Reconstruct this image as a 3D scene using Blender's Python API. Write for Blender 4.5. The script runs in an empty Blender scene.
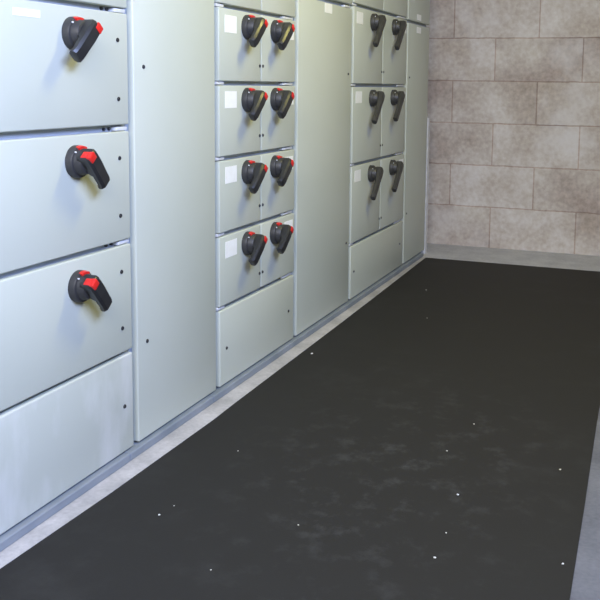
import bpy, bmesh, math, random
from mathutils import Vector, Matrix
random.seed(7)
scene = bpy.context.scene
col = scene.collection

# ------------------------------------------------------------------ materials
def new_mat(name):
    m = bpy.data.materials.new(name); m.use_nodes = True
    nt = m.node_tree
    return m, nt, nt.nodes['Principled BSDF']

def node(nt, t, **kw):
    n = nt.nodes.new(t)
    for k, v in kw.items():
        if k in n.inputs: n.inputs[k].default_value = v
        else: setattr(n, k, v)
    return n

def noise_mat(name, c1, c2, scale, rough, bump=0.0, bscale=None, metal=0.0, spec=0.5, detail=4, lo=.35, hi=.65, stretch=(1,1,1)):
    m, nt, b = new_mat(name)
    tc = node(nt, 'ShaderNodeTexCoord')
    mp = node(nt, 'ShaderNodeMapping'); mp.inputs['Scale'].default_value = stretch
    nt.links.new(tc.outputs['Object'], mp.inputs['Vector'])
    nz = node(nt, 'ShaderNodeTexNoise', Scale=scale, Detail=detail)
    nt.links.new(mp.outputs[0], nz.inputs['Vector'])
    cr = node(nt, 'ShaderNodeValToRGB')
    cr.color_ramp.elements[0].position = lo; cr.color_ramp.elements[1].position = hi
    cr.color_ramp.elements[0].color = (*c1, 1); cr.color_ramp.elements[1].color = (*c2, 1)
    nt.links.new(nz.outputs['Fac'], cr.inputs[0]); nt.links.new(cr.outputs[0], b.inputs['Base Color'])
    b.inputs['Roughness'].default_value = rough; b.inputs['Metallic'].default_value = metal
    b.inputs['Specular IOR Level'].default_value = spec
    if bump:
        n2 = node(nt, 'ShaderNodeTexNoise', Scale=bscale or scale * 4, Detail=3)
        nt.links.new(tc.outputs['Object'], n2.inputs['Vector'])
        bp = node(nt, 'ShaderNodeBump', Strength=bump, Distance=.002)
        nt.links.new(n2.outputs['Fac'], bp.inputs['Height']); nt.links.new(bp.outputs[0], b.inputs['Normal'])
    return m

PAINT = noise_mat('grey_enamel', (.55, .582, .49), (.58, .608, .515), 3.0, .42, .015, 260, spec=.4)
SCUFF = noise_mat('scuffed_grey_enamel', (.55, .582, .51), (.68, .70, .66), 7.0, .5, .02, 220, spec=.35, detail=7, lo=.48, hi=.70, stretch=(1, 1.6, .7))
FRAME = noise_mat('frame_enamel', (.36, .40, .47), (.40, .44, .50), 4.0, .5, .01, 200, spec=.4)
PLINTH = noise_mat('plinth_enamel', (.20, .235, .27), (.27, .30, .335), 9.0, .5, .02, 150, spec=.4)
TAB = noise_mat('bright_zinc_plate', (.62, .63, .64), (.72, .73, .74), 30, .4, spec=.5)
BLACK = noise_mat('black_plastic', (.021, .021, .021), (.03, .03, .029), 40, .34, .03, 500, spec=.5)
HUB = noise_mat('matt_black_plastic', (.028, .028, .028), (.04, .039, .038), 40, .48, .03, 500, spec=.5)
FADED = noise_mat('faded_black_plastic', (.034, .033, .030), (.048, .046, .042), 60, .5, .03, 500, spec=.5)
SCREW = noise_mat('dark_screw_steel', (.03, .032, .035), (.06, .06, .06), 60, .4, metal=.5)
RED = noise_mat('red_plastic', (.62, .018, .015), (.72, .026, .02), 50, .35)
PALE = noise_mat('clear_indicator', (.55, .36, .33), (.62, .42, .38), 60, .25)
PAPER = noise_mat('white_paper', (.93, .93, .88), (.97, .97, .93), 60, .7, spec=.2)
INK = noise_mat('faint_grey_print', (.40, .40, .38), (.5, .5, .47), 200, .7, spec=.2)
GALV = noise_mat('galvanised_steel', (.66, .67, .69), (.82, .83, .85), 30, .4, metal=.25)
PLAIN = noise_mat('grey_painted_plaster', (.17, .17, .165), (.21, .21, .20), 2.0, .85, .05, 90, spec=.2)
CHIP = noise_mat('pale_grit', (.62, .60, .54), (.8, .78, .72), 400, .8)

def mat_concrete(name, c1, c2):
    m, nt, b = new_mat(name)
    tc = node(nt, 'ShaderNodeTexCoord')
    n1 = node(nt, 'ShaderNodeTexNoise', Scale=9.0, Detail=8)
    n2 = node(nt, 'ShaderNodeTexNoise', Scale=120.0, Detail=4)
    for n in (n1, n2): nt.links.new(tc.outputs['Object'], n.inputs['Vector'])
    cr = node(nt, 'ShaderNodeValToRGB')
    e = cr.color_ramp.elements
    e[0].position = .32; e[0].color = (*c1, 1); e[1].position = .66; e[1].color = (*c2, 1)
    nt.links.new(n1.outputs['Fac'], cr.inputs[0])
    mx = node(nt, 'ShaderNodeMixRGB', blend_type='OVERLAY'); mx.inputs[0].default_value = .25
    nt.links.new(cr.outputs[0], mx.inputs[1]); nt.links.new(n2.outputs['Fac'], mx.inputs[2])
    nt.links.new(mx.outputs[0], b.inputs['Base Color'])
    b.inputs['Roughness'].default_value = .8; b.inputs['Specular IOR Level'].default_value = .3
    bp = node(nt, 'ShaderNodeBump', Strength=.2, Distance=.003)
    nt.links.new(n2.outputs['Fac'], bp.inputs['Height']); nt.links.new(bp.outputs[0], b.inputs['Normal'])
    return m
CONC = mat_concrete('concrete_floor', (.12, .122, .13), (.185, .185, .19))
PAD2 = mat_concrete('back_concrete', (.46, .46, .49), (.57, .57, .59))
PAD = mat_concrete('pale_concrete', (.35, .34, .335), (.52, .50, .49))

def mat_mat():
    m, nt, b = new_mat('black_rubber')
    tc = node(nt, 'ShaderNodeTexCoord')
    n1 = node(nt, 'ShaderNodeTexNoise', Scale=5.5, Detail=9, Roughness=.7)
    n2 = node(nt, 'ShaderNodeTexNoise', Scale=1.3, Detail=3)
    n3 = node(nt, 'ShaderNodeTexNoise', Scale=420.0, Detail=2)
    for n in (n1, n2, n3): nt.links.new(tc.outputs['Object'], n.inputs['Vector'])
    r1 = node(nt, 'ShaderNodeValToRGB'); e = r1.color_ramp.elements
    e[0].position = .50; e[0].color = (0, 0, 0, 1); e[1].position = .72; e[1].color = (1, 1, 1, 1)
    r2 = node(nt, 'ShaderNodeValToRGB'); e = r2.color_ramp.elements
    e[0].position = .45; e[0].color = (0, 0, 0, 1); e[1].position = .62; e[1].color = (1, 1, 1, 1)
    nt.links.new(n1.outputs['Fac'], r1.inputs[0]); nt.links.new(n2.outputs['Fac'], r2.inputs[0])
    mu = node(nt, 'ShaderNodeMath', operation='MULTIPLY')
    nt.links.new(r1.outputs[0], mu.inputs[0]); nt.links.new(r2.outputs[0], mu.inputs[1])
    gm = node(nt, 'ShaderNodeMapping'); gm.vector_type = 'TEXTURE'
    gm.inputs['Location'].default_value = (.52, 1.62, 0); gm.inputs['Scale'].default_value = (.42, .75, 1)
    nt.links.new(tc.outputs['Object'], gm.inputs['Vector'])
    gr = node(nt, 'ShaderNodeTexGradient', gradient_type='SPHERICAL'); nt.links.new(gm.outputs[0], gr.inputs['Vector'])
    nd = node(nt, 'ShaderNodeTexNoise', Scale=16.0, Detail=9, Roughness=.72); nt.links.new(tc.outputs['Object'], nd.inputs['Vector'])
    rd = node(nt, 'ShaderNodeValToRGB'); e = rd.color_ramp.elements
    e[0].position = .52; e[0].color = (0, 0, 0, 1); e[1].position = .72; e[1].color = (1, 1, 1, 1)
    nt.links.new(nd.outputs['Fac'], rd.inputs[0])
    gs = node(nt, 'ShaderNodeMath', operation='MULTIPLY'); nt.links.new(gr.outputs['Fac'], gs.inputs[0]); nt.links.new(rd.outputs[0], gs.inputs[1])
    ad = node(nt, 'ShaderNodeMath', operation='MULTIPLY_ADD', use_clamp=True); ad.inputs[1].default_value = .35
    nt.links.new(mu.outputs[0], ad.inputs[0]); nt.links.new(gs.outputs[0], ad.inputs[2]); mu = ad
    mx = node(nt, 'ShaderNodeMixRGB')
    mx.inputs[1].default_value = (.0205, .0195, .0175, 1); mx.inputs[2].default_value = (.060, .060, .056, 1)
    nt.links.new(mu.outputs[0], mx.inputs[0]); nt.links.new(mx.outputs[0], b.inputs['Base Color'])
    b.inputs['Roughness'].default_value = .66; b.inputs['Specular IOR Level'].default_value = .25
    bp = node(nt, 'ShaderNodeBump', Strength=.12, Distance=.001)
    nt.links.new(n3.outputs['Fac'], bp.inputs['Height']); nt.links.new(bp.outputs[0], b.inputs['Normal'])
    return m
RUBBER = mat_mat()

def mat_block():
    m, nt, b = new_mat('concrete_block')
    tc = node(nt, 'ShaderNodeTexCoord')
    sp = node(nt, 'ShaderNodeSeparateXYZ'); cb = node(nt, 'ShaderNodeCombineXYZ')
    nt.links.new(tc.outputs['Object'], sp.inputs[0])
    sh = node(nt, 'ShaderNodeMath', operation='SUBTRACT'); sh.inputs[1].default_value = .0466 - 4.0
    nt.links.new(sp.outputs['X'], sh.inputs[0])
    # joints that waver a little
    wn = node(nt, 'ShaderNodeTexNoise', Scale=14.0, Detail=3); nt.links.new(tc.outputs['Object'], wn.inputs['Vector'])
    wm = node(nt, 'ShaderNodeMath', operation='MULTIPLY_ADD'); wm.inputs[1].default_value = .008; wm.inputs[2].default_value = -.004
    nt.links.new(wn.outputs['Fac'], wm.inputs[0])
    zz = node(nt, 'ShaderNodeMath', operation='ADD')
    nt.links.new(sp.outputs['Z'], zz.inputs[0]); nt.links.new(wm.outputs[0], zz.inputs[1])
    nt.links.new(sh.outputs[0], cb.inputs['X']); nt.links.new(zz.outputs[0], cb.inputs['Y'])
    br = node(nt, 'ShaderNodeTexBrick')
    br.offset = .5; br.offset_frequency = 2; br.squash = 1
    br.inputs['Scale'].default_value = 1; br.inputs['Mortar Size'].default_value = .0035; br.inputs['Mortar Smooth'].default_value = .4
    br.inputs['Brick Width'].default_value = .4; br.inputs['Row Height'].default_value = .2; br.inputs['Bias'].default_value = 0
    br.inputs['Color1'].default_value = (.545, .485, .435, 1); br.inputs['Color2'].default_value = (.66, .605, .555, 1)
    br.inputs['Mortar'].default_value = (.47, .37, .315, 1)
    nt.links.new(cb.outputs[0], br.inputs['Vector'])
    n1 = node(nt, 'ShaderNodeTexNoise', Scale=5.0, Detail=6); n2 = node(nt, 'ShaderNodeTexNoise', Scale=55.0, Detail=5)
    n3 = node(nt, 'ShaderNodeTexNoise', Scale=3.2, Detail=8, Roughness=.65)
    for n in (n1, n2): nt.links.new(tc.outputs['Object'], n.inputs['Vector'])
    mp = node(nt, 'ShaderNodeMapping'); mp.inputs['Location'].default_value = (3.7, 0, 1.3)
    nt.links.new(tc.outputs['Object'], mp.inputs[0]); nt.links.new(mp.outputs[0], n3.inputs['Vector'])
    r1 = node(nt, 'ShaderNodeValToRGB'); e = r1.color_ramp.elements
    e[0].position = .36; e[0].color = (.31, .30, .29, 1); e[1].position = .66; e[1].color = (.66, .64, .62, 1)
    nt.links.new(n1.outputs['Fac'], r1.inputs[0])
    mx = node(nt, 'ShaderNodeMixRGB', blend_type='OVERLAY'); mx.inputs[0].default_value = .7
    nt.links.new(br.outputs['Color'], mx.inputs[1]); nt.links.new(r1.outputs[0], mx.inputs[2])
    mx2 = node(nt, 'ShaderNodeMixRGB', blend_type='OVERLAY'); mx2.inputs[0].default_value = .42
    nt.links.new(mx.outputs[0], mx2.inputs[1]); nt.links.new(n2.outputs['Fac'], mx2.inputs[2])
    r3 = node(nt, 'ShaderNodeValToRGB'); e = r3.color_ramp.elements      # pale bloom on the blocks
    e[0].position = .54; e[0].color = (0, 0, 0, 1); e[1].position = .70; e[1].color = (.7, .7, .7, 1)
    nt.links.new(n3.outputs['Fac'], r3.inputs[0])
    mx3 = node(nt, 'ShaderNodeMixRGB'); mx3.inputs[2].default_value = (.76, .72, .69, 1)
    om = node(nt, 'ShaderNodeMath', operation='MULTIPLY_ADD'); om.inputs[1].default_value = -.85; om.inputs[2].default_value = 1.0
    nt.links.new(br.outputs['Fac'], om.inputs[0])
    bm_ = node(nt, 'ShaderNodeMath', operation='MULTIPLY'); nt.links.new(r3.outputs[0], bm_.inputs[0]); nt.links.new(om.outputs[0], bm_.inputs[1])
    nt.links.new(bm_.outputs[0], mx3.inputs[0]); nt.links.new(mx2.outputs[0], mx3.inputs[1])
    nt.links.new(mx3.outputs[0], b.inputs['Base Color'])
    b.inputs['Roughness'].default_value = .9; b.inputs['Specular IOR Level'].default_value = .2
    inv = node(nt, 'ShaderNodeMath', operation='MULTIPLY_ADD'); inv.inputs[1].default_value = -1.0
    nt.links.new(br.outputs['Fac'], inv.inputs[0])
    sc = node(nt, 'ShaderNodeMath', operation='MULTIPLY'); sc.inputs[1].default_value = .8
    nt.links.new(n2.outputs['Fac'], sc.inputs[0]); nt.links.new(sc.outputs[0], inv.inputs[2])
    bp = node(nt, 'ShaderNodeBump', Strength=.45, Distance=.004)
    nt.links.new(inv.outputs[0], bp.inputs['Height']); nt.links.new(bp.outputs[0], b.inputs['Normal'])
    return m
BLOCK = mat_block()

# ------------------------------------------------------------------ helpers
def build(name, bm, mat, parent=None, smooth=False):
    me = bpy.data.meshes.new(name)
    bmesh.ops.recalc_face_normals(bm, faces=bm.faces)
    if smooth:
        for f in bm.faces: f.smooth = True
    bm.to_mesh(me); bm.free()
    me.materials.append(mat)
    o = bpy.data.objects.new(name, me); col.objects.link(o)
    if smooth:
        try: me.set_sharp_from_angle(angle=math.radians(35))
        except Exception: pass
    if parent: o.parent = parent
    return o

def add_box(bm, x0, x1, y0, y1, z0, z1, bevel=0.0, seg=2):
    r = bmesh.ops.create_cube(bm, size=1.0)
    vs = r['verts']
    bmesh.ops.scale(bm, verts=vs, vec=(x1 - x0, y1 - y0, z1 - z0))
    bmesh.ops.translate(bm, verts=vs, vec=((x0 + x1) / 2, (y0 + y1) / 2, (z0 + z1) / 2))
    if bevel:
        es = list({e for v in vs for e in v.link_edges})
        bmesh.ops.bevel(bm, geom=es, offset=bevel, segments=seg, profile=.5, affect='EDGES', clamp_overlap=True)

def box(name, mat, parent, x0, x1, y0, y1, z0, z1, bevel=0.0, seg=2, smooth=False):
    bm = bmesh.new(); add_box(bm, x0, x1, y0, y1, z0, z1, bevel, seg)
    return build(name, bm, mat, parent, smooth)

def add_lathe(bm, prof, cy, cz, n=32):
    """prof: list of (x, r); revolve about the x axis through (cy, cz)."""
    rings = []
    for x, r in prof:
        if r < 1e-6: rings.append([bm.verts.new((x, cy, cz))])
        else: rings.append([bm.verts.new((x, cy + r * math.cos(2 * math.pi * k / n), cz + r * math.sin(2 * math.pi * k / n))) for k in range(n)])
    for a, b in zip(rings, rings[1:]):
        for k in range(n):
            k2 = (k + 1) % n
            if len(a) == 1 and len(b) == 1: continue
            if len(a) == 1: bm.faces.new((a[0], b[k], b[k2]))
            elif len(b) == 1: bm.faces.new((a[k], a[k2], b[0]))
            else: bm.faces.new((a[k], a[k2], b[k2], b[k]))

def empty(name, loc, label, cat, group=None):
    o = bpy.data.objects.new(name, None); col.objects.link(o)
    o.location = loc; o.empty_display_size = .1
    o['label'] = label; o['category'] = cat
    if group: o['group'] = group
    return o

def struct(o): o['kind'] = 'structure'; return o

# ------------------------------------------------------------------ the room
XL, XR, YN, YB, H = -.62, 1.75, -.5, 4.1332, 2.15
struct(box('floor', CONC, None, XL - .15, XR + .15, YN - .15, YB + .15, -.12, 0))
EDGE = [(.042, YN), (.043, 1.05), (.0535, 1.33), (.059, 1.72), (.0565, 1.82), (.0530, 2.11), (.0515, 2.25), (.0475, 2.59), (.040, 3.05), (.0345, 3.33), (.0255, 3.7774)]
bm = bmesh.new()
out = [(x - .0003, y) for x, y in EDGE] + [(-.12, 3.7774), (-.12, YN)]
lo = [bm.verts.new((x, y, 0)) for x, y in out]; hi = [bm.verts.new((x, y, .004)) for x, y in out]
bm.faces.new(hi); bm.faces.new(list(reversed(lo)))
for k in range(len(lo)): bm.faces.new((lo[k], lo[(k + 1) % len(lo)], hi[(k + 1) % len(lo)], hi[k]))
struct(build('trim_1', bm, PAD))
struct(box('trim_2', PAD2, None, XL, XR, 3.7776, YB, 0, .004, .001, 1))
struct(box('ceiling', PLAIN, None, XL - .15, XR + .15, YN - .15, YB + .15, H, H + .12))
struct(box('wall_back', BLOCK, None, XL - .15, XR + .15, YB, YB + .15, 0, H))
struct(box('wall_left', PLAIN, None, XL - .15, XL, YN, YB, 0, H))
struct(box('wall_right', PLAIN, None, XR, XR + .15, YN, YB, 0, H))
bm = bmesh.new()                                     # near wall with an open doorway, behind the camera
add_box(bm, XL - .15, .15, YN - .15, YN, 0, H); add_box(bm, 1.45, XR + .15, YN - .15, YN, 0, H); add_box(bm, .15, 1.45, YN - .15, YN, 2.05, H)
struct(build('wall_front', bm, PLAIN))

# ------------------------------------------------------------------ the cabinets
T = .016           # door projection in front of the frame
BOT = .025
TOP = 1.75
CABS = 'grey switchgear cabinets in one row'

def cabinet(name, label, y0, y1, plinth_y0, plinth_y1):
    root = empty(name, (0, (y0 + y1) / 2, 0), label, 'cabinet', CABS)
    root['_o'] = 0; del root['_o']
    oy = (y0 + y1) / 2
    return root, oy

def P(o, oy):      # child built in world coordinates -> local to its root
    o.location.y -= oy
    return o

def door(root, oy, y0, y1, z0, z1, name='door', mat=None, bevel=.0028):
    o = box(name, mat or PAINT, root, -T, 0, y0, y1, z0, z1, bevel, 3, True)
    return P(o, oy)

def screw(par, y, z, oy=0):
    bm = bmesh.new()
    add_lathe(bm, [(-.002, .0042), (.0012, .0042), (.0022, .0036), (.0024, .0024), (.0012, .002), (.0012, 0)], y, z, 16)
    return build('screw', bm, SCREW, par, True)

def sticker(par, y0, y1, z0, z1, lines=2):
    o = box('paper_label', PAPER, par, -.0004, .0007, y0, y1, z0, z1)
    return o

def latch_tab(root, oy, y0, y1, z0, z1):
    return P(box('catch_plate', TAB, root, -T - .002, -.004, y0, y1, z0, z1, .0015, 2, True), oy)

def carcass(root, oy, y0, y1, ztop=TOP):
    bm = bmesh.new()
    add_box(bm, -.55, -T, y0, y1, .021, ztop, .002, 1)
    return P(build('carcass', bm, FRAME, root), oy)

# rotary handle ------------------------------------------------------
def lever_bm(L, back, w, xh, xl0, xl1):
    """grip lying along local +s; s -> (y,z) by the caller. Returned in frame (x, t, s)."""
    bm = bmesh.new()
    st = []
    # (s, half width, x low, x high): deep where it joins the hub, sloping towards the door at its tip
    st.append((-back, w * .80, xl0 + .003, xh - .004))
    st.append((-back + .003, w * .95, xl0 + .001, xh - .0012))
    st.append((-back + .008, w, xl0, xh))
    st.append((.002, w, xl0, xh))
    st.append((.010, w, xl0 + .002, xh - .0004))
    st.append((.016, w * .99, xl0 + (xl1 - xl0) * .55, xh - .001))
    st.append((.023, w * .97, xl1 - .0005, xh - .0016))
    st.append((L * .5 + .020, w * .95, xl1 - .001, xh - .0038))
    st.append((L - .005, w * .95, xl1 - .004, xh - .0052))
    st.append((L - .001, w * .92, xl1 - .0035, xh - .0062))
    st.append((L, w * .82, xl1 - .002, xh - .008))
    rings = []
    for s, hw, a, b in st:
        c = min(.0045, hw * .35, (b - a) * .3)
        pts = [(a + c, -hw), (b - c, -hw), (b, -hw + c), (b, hw - c), (b - c, hw), (a + c, hw), (a, hw - c), (a, -hw + c)]
        rings.append([bm.verts.new((x, t, s)) for x, t in pts])
    for p, q in zip(rings, rings[1:]):
        for k in range(8):
            bm.faces.new((p[k], p[(k + 1) % 8], q[(k + 1) % 8], q[k]))
    bm.faces.new(rings[0]); bm.faces.new(rings[-1])
    return bm

def place(bm, y, z, ang):
    """local (x,t,s): s points straight down when ang=0 and swings towards +y with ang."""
    sv = Vector((0, math.sin(ang), -math.cos(ang))); tv = Vector((0, math.cos(ang), math.sin(ang)))
    for v in bm.verts:
        x, t, s = v.co
        v.co = Vector((x, y, z)) + tv * t + sv * s
    return bm

def handle(root, oy, y, z, ang, long=False, label=None, R=.0305, red=True):
    bm = bmesh.new()
    prof = [(0, R), (.011, R), (.0135, R * .96), (.0145, R * .90), (.0145, R * .84), (.024, R * .77), (.028, R * .70), (.029, R * .60), (.029, 0)]
    add_lathe(bm, prof, y, z, 40)
    h = P(build('rotary_handle', bm, FADED if long else HUB, root, True), oy)
    if label: h['label'] = label
    L, back, w = (.107, .024, .0135) if long else (.058, .0225, .0150)
    xh = .046 if long else .048
    lev = build('lever', place(lever_bm(L, back, w, xh, .016, xh - .018), y, z, ang), FADED if long else BLACK, h, True)
    if red:
        o = .0035 if ang < 0 else -.0035
        bm = bmesh.new()                              # red lock slide at the pivot end of the lever
        add_box(bm, xh - .008, xh + .0014, o - .0085, o + .0085, -back - .0006, -back + .0135, .0015, 2)
        add_box(bm, xh - .020, xh - .006, o - .0075, o + .0075, -back - .0012, -back + .006, .0015, 2)
        s = build('lock_slide', place(bm, y, z, ang), RED, h, True); s['label'] = 'red lock slide'
        bm = bmesh.new()                              # red position window on top of the collar
        n = 10
        for xa, xb, ra, rb in ((.011, .0185, R * .74, R * 1.005),):
            vin = []
            for k in range(n + 1):
                a = math.radians(66 + 48 * k / n)
                c, si = math.cos(a), math.sin(a)
                vin.append([bm.verts.new((x, y + r * c, z + r * si)) for x, r in ((xa, ra), (xa, rb), (xb, rb * .945), (xb, ra))])
            for p, q in zip(vin, vin[1:]):
                for k in range(4): bm.faces.new((p[k], p[(k + 1) % 4], q[(k + 1) % 4], q[k]))
            bm.faces.new(vin[0]); bm.faces.new(vin[-1])
        wdw = build('position_window', bm, RED, h, True); wdw['label'] = 'red position window'
    bm = bmesh.new()                                  # small light stud on the collar
    sy, sz = y - R * .62, z + R * .62
    add_lathe(bm, [(.012, .0016), (.0165, .0016), (.017, .001), (.017, 0)], sy, sz, 12)
    build('stud', bm, TAB, h, True)
    return h

A38 = math.radians(38); A43 = math.radians(42)

# steel base channel under the row, in lengths that butt together
bm = bmesh.new()
SE = [.81, 1.462, 1.815, 2.275, 2.765, 3.44, 3.80]
for a, b in zip(SE, SE[1:]): add_box(bm, -.10, .010, a + .0012, b - .0012, .004, .0208, .0015, 1)
struct(build('baseboard_left', bm, PLINTH))

# --- section with three large doors, nearest ------------------------
Y0, Y1 = .83, 1.4899
root, oy = cabinet('switchgear_cabinet', 'nearest cabinet with three wide doors, one large rotary handle each, at left', Y0, Y1, 0, 0)
carcass(root, oy, Y0 - .006, Y1 + .0075)
rows = [(.9149, 1.135), (.6894, .9044), (.4607, .6765), (.2334, .4502)]
angs = [None, -A43, A43, A43]; hz = [None, .857, .629, .3995]
lab = ['', 'lever swung to lower left', 'lever swung to lower right', 'lever swung to lower right']
for i, (a, b) in enumerate(rows):
    d = door(root, oy, Y0, Y1, a, b)
    if i:
        for z in ((a + .0503), (b - .0517)): screw(d, 1.455, z)
        handle(root, oy, 1.318, hz[i], angs[i], False, 'black and red handle, ' + lab[i], R=.0295)
    if i == 1: sticker(d, 1.167, 1.233, .8776, .8900)
for z in (.9049, .6769, .4508):
    latch_tab(root, oy, 1.452, 1.489, z + .001, z + .0085)['label'] = 'pale catch plate'
    for y in (1.4255, 1.4425):
        bm = bmesh.new(); add_lathe(bm, [(-T - .001, .003), (-.012, .003), (-.011, .002), (-.011, 0)], y, z + .005, 12)
        P(build('catch_screw', bm, SCREW, root, True), oy)
d = door(root, oy, Y0, Y1, BOT, .2249, 'bottom_panel', SCUFF); d['label'] = 'scuffed blank bottom panel'
screw(d, 1.458, .1205)
door(root, oy, Y0, Y1, 1.146, TOP - .01, 'upper_panel')

# --- tall plain section next to it -----------------------------------
Y0, Y1 = 1.5085, 1.8464
root, oy = cabinet('switchgear_cabinet', 'tall plain narrow cabinet door beside the nearest three-handle cabinet', Y0, Y1, 0, 0)
carcass(root, oy, Y0 - .011, Y1 + .0085)
d = door(root, oy, Y0, Y1, BOT, 1.028)
screw(d, 1.5436, .8037); screw(d, 1.5434, .2329)
door(root, oy, Y0, Y1, 1.040, TOP - .01, 'upper_panel')

# --- section with pairs of small doors -------------------------------
Y0, Y1, YS = 1.8665, 2.3253, 2.0991
root, oy = cabinet('switchgear_cabinet', 'middle cabinet with four rows of paired small doors and eight short red-tipped handles', Y0, Y1, 0, 0)
carcass(root, oy, Y0 - .0105, Y1 + .0085)
rows = [(.9613, 1.134), (.7783, .9510), (.5967, .7675), (.4106, .5855), (.2274, .3995)]
for i, (a, b) in enumerate(rows):
    dl = door(root, oy, Y0, YS - .002, a, b, bevel=.0022); dr = door(root, oy, YS + .002, Y1, a, b, bevel=.0022)
    if i:
        zc = (a + b) / 2
        screw(dl, YS - .0095, a + .0405); screw(dr, YS + .0095, a + .0405)
        hzc = [.9135, .7318, .548, .363][i - 1]
        handle(root, oy, 2.014, hzc, -A43); handle(root, oy, 2.1855, hzc, -A43)
        sticker(dl, 1.896, 1.957, hzc - .019, hzc + .022); sticker(dr, 2.254, 2.313, hzc - .017, hzc + .020)
    # catch plates and rounded hinge ends in the slot below each row
    latch_tab(root, oy, Y1 - .075, Y1 - .008, a - .0085, a - .002)
    latch_tab(root, oy, Y0 - .004, Y0 + .033, a - .0088, a - .0015)
d = door(root, oy, Y0, Y1, BOT, .2158, 'bottom_panel'); d['label'] = 'blank bottom panel with two screws'
screw(d, 1.9002, .1160); screw(d, 2.2856, .1165)
door(root, oy, Y0, Y1, 1.146, TOP - .01, 'upper_panel')

# --- second tall plain section ---------------------------------------
Y0, Y1 = 2.346, 2.8077
root, oy = cabinet('switchgear_cabinet', 'tall plain wide cabinet door between the short-handle and long-handle cabinets', Y0, Y1, 0, 0)
carcass(root, oy, Y0 - .0115, Y1 + .0085)
d = door(root, oy, Y0, Y1, BOT, 1.0255)
screw(d, 2.775, .8092); screw(d, 2.776, .2354)
s = sticker(d, 2.555, 2.617, .9945, 1.0235)
door(root, oy, Y0, Y1, 1.0395, TOP - .01, 'upper_panel')
latch_tab(root, oy, Y1 - .06, Y1 - .006, 1.0275, 1.0345)

# --- section with long levers ----------------------------------------
Y0, Y1, YS = 2.829, 3.4819, 3.1588
root, oy = cabinet('switchgear_cabinet', 'farther cabinet with paired doors carrying six long all-black lever handles', Y0, Y1, 0, 0)
carcass(root, oy, Y0 - .0125, Y1 + .0085)
rows = [(1.0490, 1.31), (.7783, 1.0375), (.5032, .7660), (.2236, .4920)]
for i, (a, b) in enumerate(rows):
    dl = door(root, oy, Y0, YS - .003, a, b, bevel=.0022); dr = door(root, oy, YS + .003, Y1, a, b, bevel=.0022)
    if i:
        screw(dl, YS - .012, a + .0445); screw(dr, YS + .012, a + .0445)
        hzc = [.998, .7265, .452][i - 1]
        handle(root, oy, 3.031, hzc, -A38, True, red=False); handle(root, oy, 3.2965, hzc, -A38, True, red=False)
        sticker(dl, 2.856, 2.921, hzc - .016, hzc + .0245); sticker(dr, 3.405, 3.468, hzc - .014, hzc + .022)
    latch_tab(root, oy, Y1 - .11, Y1 - .008, a - .009, a - .002)
    latch_tab(root, oy, Y0 - .004, Y0 + .035, a - .009, a - .0015)
d = door(root, oy, Y0, Y1, BOT, .2122, 'bottom_panel'); d['label'] = 'blank bottom panel with two screws'
screw(d, 2.8616, .1195); screw(d, 3.4355, .1220)
door(root, oy, Y0, Y1, 1.321, TOP - .01, 'upper_panel')

# --- end section ------------------------------------------------------
Y0, Y1 = 3.501, 3.8465
root, oy = cabinet('switchgear_cabinet', 'plain end cabinet nearest the block wall, two small labels at its top', Y0, Y1, 0, 0)
carcass(root, oy, Y0 - .0105, Y1 - .001)
d = door(root, oy, Y0, Y1, BOT, 1.0300)
screw(d, 3.531, .8071); screw(d, 3.5295, .2361)
sticker(d, 3.631, 3.699, .9960, 1.0215)
u = door(root, oy, Y0, Y1, 1.0425, TOP - .01, 'upper_panel')
sticker(u, 3.630, 3.698, 1.0500, 1.0745)

# galvanised upright beside the end cabinet
bm = bmesh.new()
add_box(bm, -.040, .002, 3.858, 3.861, .004, .630)
add_box(bm, -.0015, .002, 3.861, 3.884, .004, .630)
add_box(bm, -.040, .002, 3.884, 3.887, .004, .630)
o = build('metal_channel', bm, GALV)
o['label'] = 'narrow galvanised upright channel between the end cabinet and block wall'; o['category'] = 'metal channel'

# ------------------------------------------------------------------ mat and grit
left = [(.042, YN + .05), (.043, 1.05), (.0535, 1.33), (.059, 1.72), (.0565, 1.82), (.0530, 2.11), (.0515, 2.25), (.0475, 2.59), (.040, 3.05), (.0345, 3.33), (.0255, 3.7774)]
right = [(.885, 3.7774), (.888, 2.6), (.890, 2.05), (.8975, 1.6), (.901, 1.28), (.902, YN + .05)]
bm = bmesh.new()
lo = [bm.verts.new((x, y, 0)) for x, y in left + right]; hi = [bm.verts.new((x, y, .0035)) for x, y in left + right]
bm.faces.new(hi); bm.faces.new(list(reversed(lo)))
for k in range(len(lo)): bm.faces.new((lo[k], lo[(k + 1) % len(lo)], hi[(k + 1) % len(lo)], hi[k]))
o = build('rubber_mat', bm, RUBBER); o['label'] = 'long black rubber mat on the floor along the cabinets'; o['category'] = 'floor mat'
chips = [(.184, 1.289, 3), (.191, 1.328, 2), (.084, 2.264, 5), (.668, 1.558, 3), (.68, 1.411, 2), (.681, 1.325, 3), (.881, 1.382, 3.2), (.838, 1.74, 3),
         (.602, 1.747, 2.2), (.19, 1.587, 2), (.43, 1.345, 2), (.356, 1.163, 2), (.626, 1.916, 2), (.188, 3.161, 3), (.293, 2.771, 2.5)]
where = {2: 'largest pale grit chip on the mat, near the plinth of the paired-door cabinet'}
for i, (x, y, r) in enumerate(chips):
    bm = bmesh.new()
    bmesh.ops.create_icosphere(bm, subdivisions=1, radius=r * .00085)
    for v in bm.verts:
        v.co *= random.uniform(.75, 1.2); v.co.z *= .5
    mz = min(v.co.z for v in bm.verts)
    o = build('grit_chip', bm, CHIP); o.location = (x, y, .0035 - mz)
    o.rotation_euler.z = random.uniform(0, 6)
    o['category'] = 'grit chip'
    o['label'] = where.get(i, 'tiny pale grit chip lying loose on the black mat')
    if i not in where: o['group'] = 'grit chips scattered on the mat'

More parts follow.
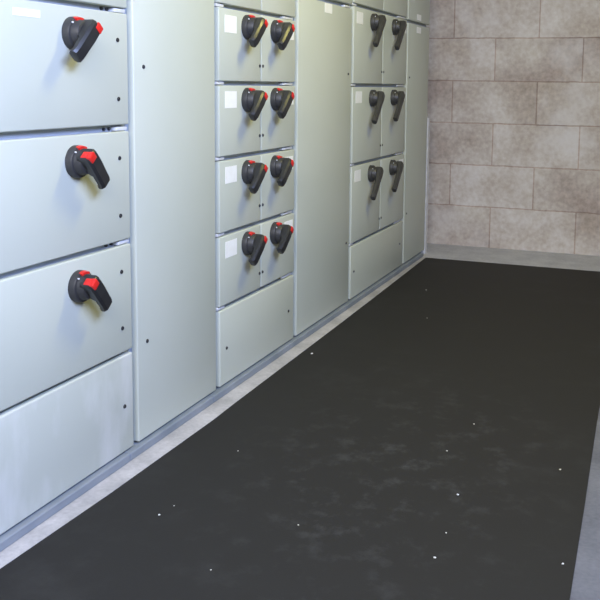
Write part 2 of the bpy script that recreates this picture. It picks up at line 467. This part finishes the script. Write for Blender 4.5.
# ------------------------------------------------------------------ light
def area(name, loc, target, sx, sy, power, colr):
    l = bpy.data.lights.new(name, 'AREA'); l.shape = 'RECTANGLE'; l.size = sx; l.size_y = sy
    l.energy = power; l.color = colr
    o = bpy.data.objects.new(name, l); col.objects.link(o); o.location = loc
    o.rotation_euler = (Vector(target) - Vector(loc)).to_track_quat('-Z', 'Y').to_euler()
    return o
area('near_end_fill', (.85, YN - .02, 1.58), (.85, 3, 1.0), 1.0, .85, 40, (1.0, .95, .86))  # unseen fill behind the camera, added for the falloff along the row
area('right_blue_fill', (XR - .02, .25, 1.50), (0, .45, .9), 1.3, 1.0, 184, (.415, .535, 1.0))  # added blue fill before the solid right wall, brightens the near cabinets
area('ceiling_lamp', (.92, 2.12, 1.96), (.3, 2.12, .6), .16, .45, 16.5, (1.0, .90, .28))
w = bpy.data.worlds.new('World'); scene.world = w; w.use_nodes = True
w.node_tree.nodes['Background'].inputs[0].default_value = (.55, .72, 1, 1); w.node_tree.nodes['Background'].inputs[1].default_value = .1

# ------------------------------------------------------------------ camera
cd = bpy.data.cameras.new('camera'); cam = bpy.data.objects.new('camera', cd); col.objects.link(cam)
cd.sensor_fit = 'HORIZONTAL'; cd.sensor_width = 36; cd.lens = 873.86752 / 600 * 36
cd.shift_x = (300 - 351.90175) / 600; cd.shift_y = (188.14982 - 300) / 600
cd.clip_start = .02
yw, pt, rl = map(math.radians, (19.33202, 6.74132, .8119))
fwd = Vector((-math.sin(yw) * math.cos(pt), math.cos(yw) * math.cos(pt), -math.sin(pt)))
rt = Vector((math.cos(yw), math.sin(yw), 0)); up = rt.cross(fwd)
r2 = rt * math.cos(rl) + up * math.sin(rl); u2 = up * math.cos(rl) - rt * math.sin(rl)
M = Matrix((r2, u2, -fwd)).transposed().to_4x4(); M.translation = Vector((.99276, 0, .77336))
cam.matrix_world = M
scene.camera = cam
vs = scene.view_settings
vs.view_transform = 'Standard'; vs.look = 'None'; vs.exposure = 0.0; vs.gamma = 1.0; vs.use_curve_mapping = False
